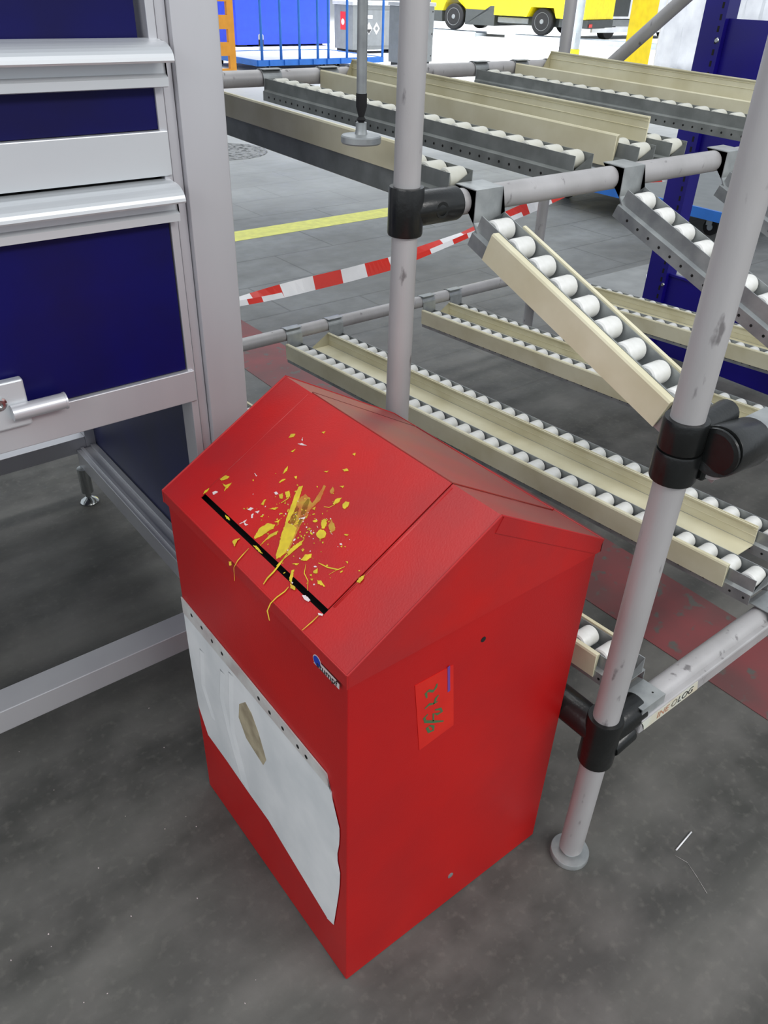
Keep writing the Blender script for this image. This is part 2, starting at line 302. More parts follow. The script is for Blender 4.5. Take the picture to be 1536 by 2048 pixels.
# paint splashes (own shapes, dried on the flap)
SP = {"yel":[[[129.9,259.9],[133.8,255.9],[123.4,247.7],[111.0,240.5],[99.4,232.4],[84.0,226.4],[85.5,215.9],[85.8,207.4],[72.6,198.8],[60.4,193.1],[51.1,191.1],[40.0,193.8],[42.8,199.3],[57.0,209.8],[68.8,220.3],[78.6,226.3],[89.3,235.2],[105.1,245.3],[116.8,253.5]],[[40.6,249.8],[53.8,255.1],[66.0,251.4],[71.0,239.7],[66.1,236.7],[58.1,240.4],[48.6,242.2],[39.9,246.9]],[[55.8,233.6],[67.8,228.0],[63.0,225.0],[56.3,228.7],[46.3,231.4],[38.2,231.3]],[[54.3,188.4],[65.6,189.5],[80.6,185.1],[73.8,181.4],[61.4,184.0],[53.5,183.9]],[[59.3,164.2],[67.8,165.2],[74.0,158.1],[70.0,154.6],[63.6,156.3]],[[17.8,273.2],[23.3,271.3],[27.3,267.4],[21.8,267.3],[15.0,263.1]],[[174.9,345.6],[181.2,348.1],[185.0,341.5],[179.6,340.2]],[[208.6,305.9],[213.4,302.9],[209.2,301.2]],[[67.5,383.4],[77.0,380.3],[78.9,372.3],[73.8,373.3],[67.3,378.7]],[[64.9,372.9],[66.8,365.0],[74.7,359.6],[68.0,358.2],[59.2,357.8],[64.5,361.5]],[[36.4,384.2],[42.4,386.8],[48.2,384.8],[42.3,382.2]],[[129.5,300.3],[136.3,303.7],[142.1,303.8],[136.6,298.4]],[[116.7,292.5],[122.5,292.7],[126.5,288.6],[121.5,289.5]],[[104.2,275.5],[109.0,272.6],[103.6,265.3],[101.0,269.3]],[[112.4,271.6],[117.3,267.1],[112.2,258.4],[107.5,261.3]],[[135.9,280.5],[139.2,277.5],[135.3,274.3]],[[139.6,194.0],[146.6,196.0],[152.9,190.4],[145.9,188.5],[140.1,191.2]],[[146.6,181.1],[152.0,181.2],[154.2,175.7],[148.4,172.0],[143.2,173.8],[143.6,177.5]],[[183.8,226.2],[188.1,221.4],[186.9,216.5],[182.5,221.3]],[[83.7,76.5],[89.4,78.8],[96.7,75.6],[91.0,73.2],[85.4,72.5]],[[35.9,320.7],[37.1,312.2],[35.6,305.8],[33.6,313.1]],[[114.1,187.2],[118.6,184.5],[116.1,178.1],[108.4,173.5],[106.0,177.1]],[[97.4,177.9],[102.8,178.0],[106.4,172.6],[104.8,165.1],[99.8,162.7],[94.7,166.2],[94.9,173.8]],[[-4.0,250.8],[-1.5,247.3],[-4.9,242.4],[-7.0,244.3]],[[34.0,156.2],[42.5,162.3],[45.4,160.1],[36.5,152.7],[30.6,146.6],[31.4,152.7]],[[29.4,148.3],[31.1,138.9],[28.5,135.5],[26.1,142.3]],[[53.2,136.4],[55.7,134.7],[53.4,132.7]],[[50.5,131.3],[52.9,127.9],[50.1,126.6]],[[59.6,136.4],[65.9,134.7],[60.6,129.6],[58.0,133.4]],[[54.6,122.1],[57.6,116.2],[55.2,103.9],[53.6,111.3],[51.9,117.1]],[[49.1,169.5],[55.1,162.1],[51.5,162.4]],[[93.9,111.2],[95.7,108.7],[93.3,106.7]],[[103.7,133.9],[106.2,132.2],[103.8,130.8]],[[106.0,197.3],[110.0,195.5],[110.3,190.9],[106.4,192.7]],[[66.1,270.4],[71.6,268.5],[67.3,266.4]],[[80.7,269.8],[90.6,258.9],[85.8,259.8]],[[78.6,286.2],[85.8,288.4],[88.6,286.4],[79.9,282.1]],[[162.9,207.5],[167.2,202.8],[163.7,201.8]],[[208.1,233.5],[212.1,231.6],[208.1,228.6]],[[73.3,244.6],[80.6,239.9],[75.8,238.8]],[[161.3,321.8],[167.7,318.7],[162.4,317.5]],[[166.0,247.2],[170.8,242.7],[167.8,242.4]],[[118.1,143.4],[121.6,138.2],[119.0,138.2]],[[69.0,176.8],[72.1,172.3],[68.8,171.4]],[[117.4,213.5],[122.7,211.7],[118.3,207.8]],[[32.3,241.8],[34.9,236.0],[34.1,225.5],[32.6,217.8],[31.4,225.4]]],"oli":[[[107.9,245.4],[117.5,243.6],[127.1,241.8],[126.8,229.1],[111.5,218.2],[93.2,208.4],[81.4,201.7],[65.7,193.1],[55.6,188.4],[50.5,192.0],[76.0,213.8]],[[124.9,231.9],[124.0,220.3],[145.3,226.5],[151.9,229.5],[151.9,225.0],[133.2,214.7],[116.7,214.4],[102.8,210.4],[89.1,206.5],[88.7,211.2],[102.1,219.9],[113.7,229.8]],[[114.4,172.7],[122.6,176.4],[120.6,167.3],[115.4,159.2],[108.2,160.1]],[[80.3,219.6],[93.9,232.3],[108.0,236.5],[106.8,229.7],[93.9,219.8],[84.1,213.9]],[[150.4,214.0],[157.5,216.0],[154.0,208.3],[148.5,208.3]]],"whi":[[[175.6,323.4],[179.6,319.1],[181.1,307.2],[177.7,314.7]],[[61.5,297.1],[66.7,296.6],[68.3,291.0],[63.4,291.9]],[[59.6,284.6],[63.1,283.6],[58.0,278.4],[56.7,280.4]],[[46.5,373.2],[50.8,371.1],[52.6,365.9],[45.6,367.4]],[[102.0,285.8],[105.4,282.8],[104.6,277.2],[101.6,279.6]],[[65.9,283.7],[71.3,279.8],[67.0,277.6]],[[40.1,288.1],[51.2,284.3],[47.7,283.2]],[[29.5,122.1],[32.6,118.0],[31.8,107.3],[28.7,108.1],[28.2,117.1]],[[27.1,85.6],[30.6,79.3],[28.2,77.8],[26.1,82.8]],[[32.0,151.8],[33.4,147.0],[31.2,145.8]],[[105.4,341.8],[105.6,334.1],[103.5,334.2]],[[98.5,217.0],[104.9,211.4],[100.1,210.4]],[[183.1,323.6],[187.5,325.6],[183.1,321.0]],[[45.6,284.2],[47.5,275.0],[44.1,278.0]]],"lin":[[[[26.0,242.3],[14.8,241.5],[4.8,240.3],[-4.6,236.2]],1.7],[[[25.5,146.6],[18.6,145.7],[6.6,148.3],[-3.5,148.2],[-12.4,143.4],[-18.5,129.9]],2.0],[[[53.6,187.5],[37.8,183.7],[26.1,181.8],[15.7,181.7],[6.7,179.1]],3.0],[[[71.2,139.9],[74.4,124.6],[80.6,110.4],[88.6,106.2]],2.0],[[[80.0,111.2],[69.1,114.9]],1.3],[[[59.6,152.8],[50.3,144.1],[46.7,131.3],[37.7,121.3]],1.3],[[[-4.6,236.2],[-15.6,218.0]],1.0],[[[25.8,82.5],[16.1,82.6],[0.5,84.3]],1.7],[[[96.2,168.0],[92.6,163.5]],1.7],[[[140.7,190.3],[132.8,193.9],[129.4,201.4]],1.3],[[[97.7,261.1],[108.0,258.3],[114.5,261.5]],2.6],[[[33.9,185.5],[47.0,185.6],[73.2,182.3]],2.3]]}
def s2(off):
    return lambda a, b: s3(P0, e1, n1, a, b, off)
bm = bmesh.new()
def blob(bm, pts, off, mi):
    vs_ = [bm.verts.new(s3(P0, e1, n1, a/1000, b/1000, off)) for a, b in pts]
    ws_ = [bm.verts.new(s3(P0, e1, n1, a/1000, b/1000, off-.0006)) for a, b in pts]
    f = bm.faces.new(vs_); f.material_index = mi
    for i in range(len(vs_)): bm.faces.new((vs_[i], ws_[i], ws_[(i+1) % len(vs_)], vs_[(i+1) % len(vs_)])).material_index = mi
    bmesh.ops.triangulate(bm, faces=[f])
def rough(pts):
    out = []
    for i, (a, b) in enumerate(pts):
        c, d = pts[(i+1) % len(pts)]; L = math.hypot(c-a, d-b); out.append((a, b)); k = int(L//2.2)
        for j in range(1, k+1):
            t = j/(k+1); out.append((a+(c-a)*t+random.uniform(-.6, .6), b+(d-b)*t+random.uniform(-.6, .6)))
    return out
for p in SP['yel']: blob(bm, rough(p), .0021, 0)
for p in SP['oli']: blob(bm, rough(p), .0019, 1)
for p in SP['whi']: blob(bm, rough(p), .0020, 2)
for pts, wd in SP['lin']: ribbon(bm, [(a/1000, b/1000) for a, b in pts], wd/1000*.85, 0, to3=s2(.0019))
for i in range(190):
    a = random.gauss(85, 30) if i < 80 else random.gauss(88, 17); b = random.gauss(195, 55) if i < 80 else random.gauss(212, 26)
    if not (34 < a < 235 and 84 < b < 380): continue
    r = random.uniform(.15, 1.0)**1.6+.25; an = random.uniform(0, 6)
    st = random.uniform(1, 2.6)
    blob(bm, [(a+r*st*math.cos(t)*math.cos(an)-r*math.sin(t)*math.sin(an), b+r*st*math.cos(t)*math.sin(an)+r*math.sin(t)*math.cos(an)) for t in (0, 1.1, 2.2, 3.3, 4.4, 5.3)], .0020, random.choice((0, 0, 0, 1, 2)))
sp = finish('paint_splash', bm, [M['yellow_paint'], M['olive_paint'], M['white_paint']], binr); sp['kind'] = 'stuff'; sp['label'] = 'dried yellow and white paint splashes'
for a, b, L in ((187, 177, 12), (169, 152, 20), (179, 312, 6), (186, 260, 4)):
    bm = bmesh.new()
    ribbon(bm, [(a/1000, b/1000), ((a-2)/1000, (b-L)/1000)], .0016, 0, to3=lambda s, y: s3(P1, e2, n2, s, y, .0016))
    finish('paint_mark', bm, M['olive_paint'], binr)
# handwriting label on the gable side
G3 = lambda off: (lambda a, b: Vector((BX+a, BY-off, b)))
bm = bmesh.new(); prism(bm, [(.100, .592), (.163, .590), (.176, .470), (.116, .462)], (BX, BY-.0008, 0), (1, 0, 0), (0, 0, 1), (0, .0009, 0))
lb = finish('label', bm, M['label_red'], binr); lb['label'] = 'orange-red label'
bm = bmesh.new()
for g in ([[136.9, 573.5], [135.7, 567.7], [131.5, 563.5], [123.1, 569.4], [118.8, 567.8], [121.4, 557.5]], [[141.7, 550.3], [137.4, 547.2], [135.5, 538.7], [140.9, 539.1]], [[135.5, 538.7], [126.1, 542.8], [119.2, 539.5]],
          [[137.5, 525.4], [147.1, 521.1], [150.6, 513.7], [143.2, 513.6], [135.3, 519.9], [136.5, 504.8]], [[125.7, 525.2], [119.6, 522.3], [122.1, 513.6], [136.6, 503.7], [155.5, 491.9]], [[131.4, 500.1], [125.9, 499.7], [130.5, 488.3], [138.1, 486.1], [137.5, 493.8], [131.4, 500.1]]):
    ribbon(bm, [(a/1000, b/1000) for a, b in g], .0045, 0, to3=G3(.0011))
ribbon(bm, [(.1545, .593), (.1595, .545)], .0085, 1, to3=G3(.0011)); ribbon(bm, [(.1546, .59), (.1594, .548)], .008, 1, to3=G3(.0012))
finish('handwriting', bm, [M['marker_green'], M['marker_violet']], lb)
bm = bmesh.new(); lathe(bm, (BX+.2133, BY-.0006, .6053), (0, 1, 0), [(.0042, 0), (.0042, .002)], 18); finish('lock_hole', bm, M['black'], binr)
bm = bmesh.new(); lathe(bm, (BX+.2106, BY-.0015, .0804), (0, 1, 0), [(.003, 0), (.0055, .0006), (.0055, .002)], 18); finish('rivet', bm, M['galv'], binr)
# maker's sticker
bm = bmesh.new()
def circ(cx, cz, r, n=28): return [(cx+r*math.cos(2*PI*i/n), cz+r*math.sin(2*PI*i/n)) for i in range(n)]
XF = BX-LIP
lx = lambda off: dict(origin=(XF-off, BY, 0), u=(0, 1, 0), v=(0, 0, 1), depth=(.0003, 0, 0))
prism(bm, circ(.0548, .6505, .0082), mi=0, **lx(.0003)); prism(bm, [(.062, .6425), (.011, .6415), (.0105, .6495), (.018, .6515), (.055, .6525)], mi=0, **lx(.00035))
prism(bm, circ(.0548, .6505, .0070), mi=1, **lx(.0006))
stk = finish('logo_sticker', bm, [M['logo_white'], M['logo_blue']], binr); stk['label'] = 'small sticker with blue disc'
text_mesh('lettering', 'stumpf', .0135, M['ink'], stk, basis((XF-.0007, BY+.035, .6465), (0, -1, 0), (0, 0, 1)), sx=1.12)
# document sleeve taped on the front
slv = thing('document_sleeve', 'crumpled white paper sleeve stuck on the left face of the red bin', 'paper', (BX, BY, 0))
pap = [(.4722, .4747), (.0434, .459), (.0384, .4382), (.0335, .4312), (.0300, .4024), (.0300, .33), (.0330, .2144), (.0450, .1160), (.0480, .1134), (.1273, .137), (.2152, .1641), (.2793, .1668), (.3538, .1738), (.42, .176), (.4451, .2286), (.4505, .3229), (.4505, .4182)]
pap[0] = (.4505, .4745)
bm = bmesh.new(); prism(bm, pap, (-.0016, 0, 0), (0, 1, 0), (0, 0, 1), (.0013, 0, 0)); bmesh.ops.recalc_face_normals(bm, faces=bm.faces[:])
sh = finish('sheet', bm, M['paper'], slv)
bm = bmesh.new(); ed_ = [(.0335, .4300), (.0239, .4024), (.0151, .3775), (.0148, .3600), (.0160, .3400), (.0200, .3150), (.0195, .2980), (.0140, .2766), (.0150, .2450), (.0181, .2144), (.0306, .1204), (.0476, .1134)]
inn = [(.0345, .4300), (.0300, .4024), (.0300, .3775), (.0300, .3600), (.0300, .3400), (.0305, .3150), (.0310, .2980), (.0315, .2766), (.0325, .2450), (.0335, .2144), (.0440, .1204), (.0480, .1140)]
for k_ in range(len(ed_)-1): prism(bm, [ed_[k_], ed_[k_+1], inn[k_+1], inn[k_]], (-.0021, 0, 0), (0, 1, 0), (0, 0, 1), (.0006, 0, 0))
bmesh.ops.remove_doubles(bm, verts=bm.verts[:], dist=1e-5); finish('folded_edge', bm, M['paper'], slv)
bm = bmesh.new(); prism(bm, [(.4505, .4755), (.0434, .4605), (.0384, .4385), (.45, .4425)], (-.0026, 0, 0), (0, 1, 0), (0, 0, 1), (.0012, 0, 0))
for y, z in ((.4157, .4604), (.382, .4590), (.349, .4560), (.3176, .4545), (.2109, .4510), (.1814, .4485), (.1473, .4475), (.1096, .4470), (.0892, .4462)):
    prism(bm, circ(y, z+.001, .0034, 12), (-.0029, 0, 0), (0, 1, 0), (0, 0, 1), (.0005, 0, 0), 1)
finish('punched_strip', bm, [M['paper_edge'], M['black']], slv)
bm = bmesh.new()
prism(bm, [(.2782, .3805), (.2568, .4037), (.24, .395), (.2231, .369), (.2110, .3400), (.2049, .3237), (.2161, .3007), (.2364, .3062), (.2659, .3148), (.285, .345)], (-.0019, 0, 0), (0, 1, 0), (0, 0, 1), (.0003, 0, 0))
finish('stain', bm, M['stain'], slv)['label'] = 'brown stain'
bm = bmesh.new(); prism(bm, circ(.0274, .3683, .0016, 10), (-.0020, 0, 0), (0, 1, 0), (0, 0, 1), (.0004, 0, 0)); finish('pin_hole', bm, M['black'], slv)
bm = bmesh.new()   # creases standing off the sheet
for pts in ([(.30, .43), (.312, .36), (.318, .29), (.285, .175)], [(.33, .41), (.345, .34), (.33, .27), (.298, .18)], [(.40, .40), (.415, .31), (.39, .25)]):
    for i in range(len(pts)-1):
        (a, b), (c, d) = pts[i], pts[i+1]; prev = (-.0035, a, b), (-.0035, c, d)
        v = [bm.verts.new(p) for p in ((-.0016, a-.012, b), (-.0030, a, b), (-.0016, a+.004, b), (-.0016, c-.012, d), (-.0030, c, d), (-.0016, c+.004, d))]
        bm.faces.new((v[0], v[1], v[4], v[3])); bm.faces.new((v[1], v[2], v[5], v[4]))
finish('crease', bm, M['paper'], slv)

# ------------------------------------------------------------ aluminium drawer cabinet
CY = 1.2
cab = thing('drawer_cabinet', 'tall aluminium-framed workshop cabinet with navy blue drawers at the left', 'cabinet', (.1, CY, 0))
cab_parts = []
def cbox(name, b, m_, bevel=.0015):
    bx = [(x0-.1, x1-.1, y0-CY, y1-CY, z0, z1) for x0, x1, y0, y1, z0, z1 in b]
    return boxes(name, bx, m_, cab, bevel)
XL, XR, CB, CT = -.45, .638, 2.12, 1.95
for x0, x1 in ((.563, XR), (XL, XL+.075)):
    p = cbox('corner_post', [(x0, x1, CY, CY+.07, .10, CT)], M['alu'], .002)
for x0 in (.575, XL): cbox('corner_post', [(x0, x0+.05, CB-.05, CB, .10, CT)], M['alu'], .002)
cbox('post_channel', [(.546, .562, CY+.012, CY+.07, .10, CT), (.530, .543, CY+.006, CY+.05, .10, CT)], M['alu'], .001)
cbox('post_groove', [(.5415, .5475, CY+.02, CY+.05, .10, CT), (.5605, .5645, CY+.02, CY+.06, .10, CT)], M['alu_dark'], 0)
cbox('frame_rail', [(XL+.075, .540, CY+.001, CY+.045, .669, .727)], M['alu'], .0015)
cbox('frame_rail', [(XL+.075, .541, CY+.001, CY+.03, 1.045, 1.107)], M['alu_light'], .0015)
cbox('base_beam', [(XL+.075, .5625, CY, CY+.058, .112, .163)], M['alu'], .0015)
cbox('base_beam', [(.545, .60, CY+.072, CB-.05, .112, .163), (.556, .566, CY+.072, CB-.05, .163, .168), (.585, .600, CY+.072, CB-.05, .163, .170)], M['alu'], .001)
cbox('base_beam', [(XL+.05, .575, CB-.05, CB-.005, .150, .197)], M['alu'], .0015)
cbox('side_panel', [(.603, .609, CY+.07, CB-.05, .165, CT)], M['navy_dark'], 0)
cbox('side_panel', [(XL+.02, XL+.026, CY+.07, CB-.05, .165, CT)], M['navy_dark'], 0)
cbox('bottom_panel', [(XL+.03, .60, CY+.05, CB-.05, .675, .685)], M['navy_dark'], 0)
cbox('back_panel', [(XL+.03, .60, CB-.048, CB-.042, .685, CT)], M['navy_dark'], 0)
door = cbox('flap_door', [(XL+.08, .528, CY+.008, CY+.024, .729, 1.0)], M['navy'], .001)
d1 = cbox('drawer', [(XL+.08, .536, CY+.010, CY+.03, 1.108, 1.19)], M['navy'], .001)
d2 = cbox('drawer', [(XL+.08, .520, CY+.020, CY+.04, 1.215, 1.60)], M['navy'], .001)
cbox('drawer', [(XL+.08, .536, CY+.02, CY+.04, 1.005, 1.044)], M['black'], 0)  # black strip, no drawer: shade of the gap above the door put in as colour
def handle(zt, par, xr):
    """extruded aluminium grip strip: curved lip above, flat ribbed face below"""
    prof = [(.012, zt+.004), (.000, zt+.003)]
    for i in range(9):
        t = i/8*PI/2; prof.append((-.006-.036*math.sin(t), zt+.002-.022*(1-math.cos(t))))
    prof += [(-.0405, zt-.0225), (-.034, zt-.018), (-.012, zt-.012), (-.008, zt-.020), (-.009, zt-.038), (-.015, zt-.043), (-.015, zt-.054), (-.006, zt-.056), (.012, zt-.056)]
    bm = bmesh.new(); prism(bm, prof, (XL+.08-.1, 0, 0), (0, 1, 0), (0, 0, 1), (xr-XL-.08, 0, 0))
    o = finish('handle', bm, M['alu_light'], par); return o
handle(1.220, d2, .543); handle(1.036, door, .538)
bm = bmesh.new()
for k in range(3): box(bm, .28-.1+k*.0, .34-.1, .0, .002, 1.041, 1.0435)
bm.free()
# hinge on the flap door
h = cbox('hinge', [(.196, .258, CY-.012, CY+.004, .712, .788)], M['alu_light'], .003)
bm = bmesh.new(); lathe(bm, (.13, -.018, .740), (1, 0, 0), [(.0125, 0), (.0125, .079)], 20); lathe(bm, (.209, -.018, .740), (1, 0, 0), [(.0135, 0), (.0135, .003)], 20)
finish('hinge_barrel', bm, M['alu'], h)
bm = bmesh.new(); lathe(bm, (.117, -.012, .757), (0, -1, 0), [(.0115, 0), (.011, .002), (.0078, .003), (.0078, .006), (.004, .0062), (.004, .003)], 20)
finish('bolt', bm, M['chrome'], h)
for x, y in ((.60, CY+.035), (.545, 2.045), (XL+.035, CY+.035), (XL+.035, 2.07)):
    bm = bmesh.new(); lathe(bm, (x-.1, y-CY, 0), (0, 0, 1), [(.026, 0), (.027, .004), (.022, .011), (.010, .018), (.008, .020), (.008, .036), (.017, .036), (.017, .115)], 24)
    finish('levelling_foot', bm, M['chrome'], cab)

# ------------------------------------------------------------ tube rack
PX, YB, YA, YR, RR = .811, .432, .970, 2.10, .0205
ZT, XE, XR2 = 1.62, 2.44, 2.62
rack = thing('flow_rack_frame', 'grey tube rack frame with black clamps right behind the red bin', 'rack', (PX, YB, 0))
def rbm(): return bmesh.new()
def rfin(name, bm, m_, par=None, bevel=0):
    o = finish(name, bm, m_, None, bevel); o.data.transform(Matrix.Translation((-PX, -YB, 0)))
    o.parent = par or rack; return o
posts = [(PX, YB, .012, 1.95), (PX, YA, .012, 1.95), (PX, YR, .012, 1.95), (XE, YR, .012, 1.95), (2.66, YB, .012, 1.95), (2.66, YA, .012, 1.95)]
for x, y, z0, z1 in posts:
    bm = rbm(); tube(bm, (x, y, z0+.01), (x, y, z1), RR, 28); rfin('post', bm, M['tube'])
    bm = rbm(); lathe(bm, (x, y, 0), (0, 0, 1), [(.033, 0), (.0345, .001), (.0345, .011), (.0335, .0125), (.016, .0135), (.013, .018), (.013, .03)], 32); rfin('foot_plate', bm, M['galv'])
ZLF, ZUF, ZA = .326, .826, 1.008
def pipe(p, q):
    bm = rbm(); tube(bm, p, q, RR, 24); return rfin('crossbar', bm, M['tube'])
pipe((PX, YB, ZLF), (2.66, YB, ZLF))
pipe((PX+.02, .398, ZUF), (2.66, .398, ZUF))
pipe((PX, YA, ZA), (2.66, YA, ZA))
pipe((.60+.08, YR, .341), (XE, YR, .341))
pipe((.66+.02, YR, 1.072), (XE, YR, 1.072))
pipe((PX, YB, ZLF), (PX, YA, ZLF))
pipe((PX, YB, ZT), (PX, YR, ZT)); pipe((PX, YA, ZT), (2.66, YA, ZT)); pipe((XE, YR, ZT), (XE+.22, YA, ZT))
bm = rbm(); tube(bm, (XE, 2.085, .935), (XE, 1.28, 1.598), RR, 24); rfin('brace', bm, M['tube'])
# flat fin under the lower front bar, carrying the printed label
bm = rbm(); box(bm, PX+.062, 2.64, YB-.029, YB-.016, .303, .334); fin = rfin('bar_fin', bm, M['tube'], None, .003)
bm = rbm(); prism(bm, [(.885, .3065), (1.035, .3065), (1.026, .3315), (.872, .3315), (.880, .320)], (0, YB-.0296, 0), (1, 0, 0), (0, 0, 1), (0, .0005, 0)); rl = rfin('printed_label', bm, mat('label_white', srgb(206, 208, 196), .5, c2=srgb(206, 190, 160), scale=25))
rl['label'] = 'printed white strip label'
def rtext(s, x, m_, size=.0215):
    o = text_mesh('lettering', s, size, m_, rl, basis((x, YB-.0300, .3192), (1, 0, 0), (0, 0, 1)) , .0001); o.data.transform(Matrix.Translation((-PX, -YB, 0)))
rtext('INE', .932, M['ink_red']); rtext('O', .963, mat('grey_ink', srgb(130, 124, 110), .5)); rtext('LOG', .995, M['ink'])
# clamps
def clamp(parts, bolts=()):
    bm = rbm()
    for p, q, r in parts: sleeve(bm, p, q, r)
    o = rfin('clamp', bm, M['clamp'])
    for p, ax in bolts:
        bm = rbm(); lathe(bm, p, ax, [(.0125, -.012), (.0125, .0), (.0085, .0), (.0085, -.003), (.004, -.003)], 18, cap=False); rfin('clamp_bolt', bm, M['clamp'], o)
        bpy.data.objects
    return o
clamp([((PX, YA, .972), (PX, YA, 1.043), .0275), ((PX, YA, ZA), (.912, YA, ZA), .0265)], [((.864, YA-.0262, ZA-.001), (0, -1, 0))])
clamp([((PX, YB, .797), (PX, YB, .838), .0285), ((PX, YB, .840), (PX, YB, .880), .0275), ((.824, .392, ZUF+.022), (.908, .398, ZUF+.006), .032)], [])
bm = rbm(); tube(bm, (.832, YB-.005, .86), (.905, YB+.0, .862), .017, 18); box(bm, PX+.015, .845, .40, .45, .80, .87); o = rfin('clamp_lug', bm, M['clamp'], None, .004)
bm = rbm(); lathe(bm, (.824, .392, ZUF+.022), (-1, 0, 0), [(.0300, 0), (.0295, .003), (.024, .004)], 28); rfin('end_cap', bm, M['clamp'])
clamp([((PX, YB, .262), (PX, YB, .362), .0285), ((PX, YB, ZLF+.004), (.892, YB, ZLF+.004), .0275), ((PX+.01, YB-.014, .296), (.868, YB-.014, .303), .017), ((PX, YB, ZLF), (PX, .535, ZLF), .0265)])
for x in (2.66,):
    for y, z in ((YB, ZLF), (YA, ZA), (YA, ZT)):
        clamp([((x, y, z-.04), (x, y, z+.04), .0275), ((x, y, z), (x-.09, y, z), .0265)])
for x, y, z, dx in ((XE, YR, 1.072, -1), (XE, YR, .341, -1), (PX, YR, .341, 1), (PX, YR, 1.072, 1), (PX, YR, ZT, 0), (PX, YA, ZT, 1)):
    clamp([((x, y, z-.03), (x, y, z+.03), .0255)]+([((x, y, z), (x+dx*.07, y, z), .0245)] if dx else []))
# hanging levelling foot below the top tube
hf = thing('hanging_foot', 'round levelling pad on a thin rod hanging above the upper roller tracks', 'levelling foot', (PX, 1.087, 1.086))
bm = bmesh.new(); lathe(bm, (0, 0, 0), (0, 0, 1), [(.030, 0), (.0315, .002), (.0315, .010), (.030, .012), (.010, .0135), (.0085, .020), (.0085, .030)], 32); finish('pad', bm, M['galv'], hf)
bm = bmesh.new(); lathe(bm, (0, 0, .030), (0, 0, 1), [(.0045, 0), (.0075, .004), (.0045, .008), (.0085, .022), (.0085, .040)], 16); finish('nut', bm, M['rubber'], hf)
bm = bmesh.new(); lathe(bm, (0, 0, .068), (0, 0, 1), [(.0078, 0), (.0078, .4455)], 16); finish('rod', bm, M['galv'], hf)

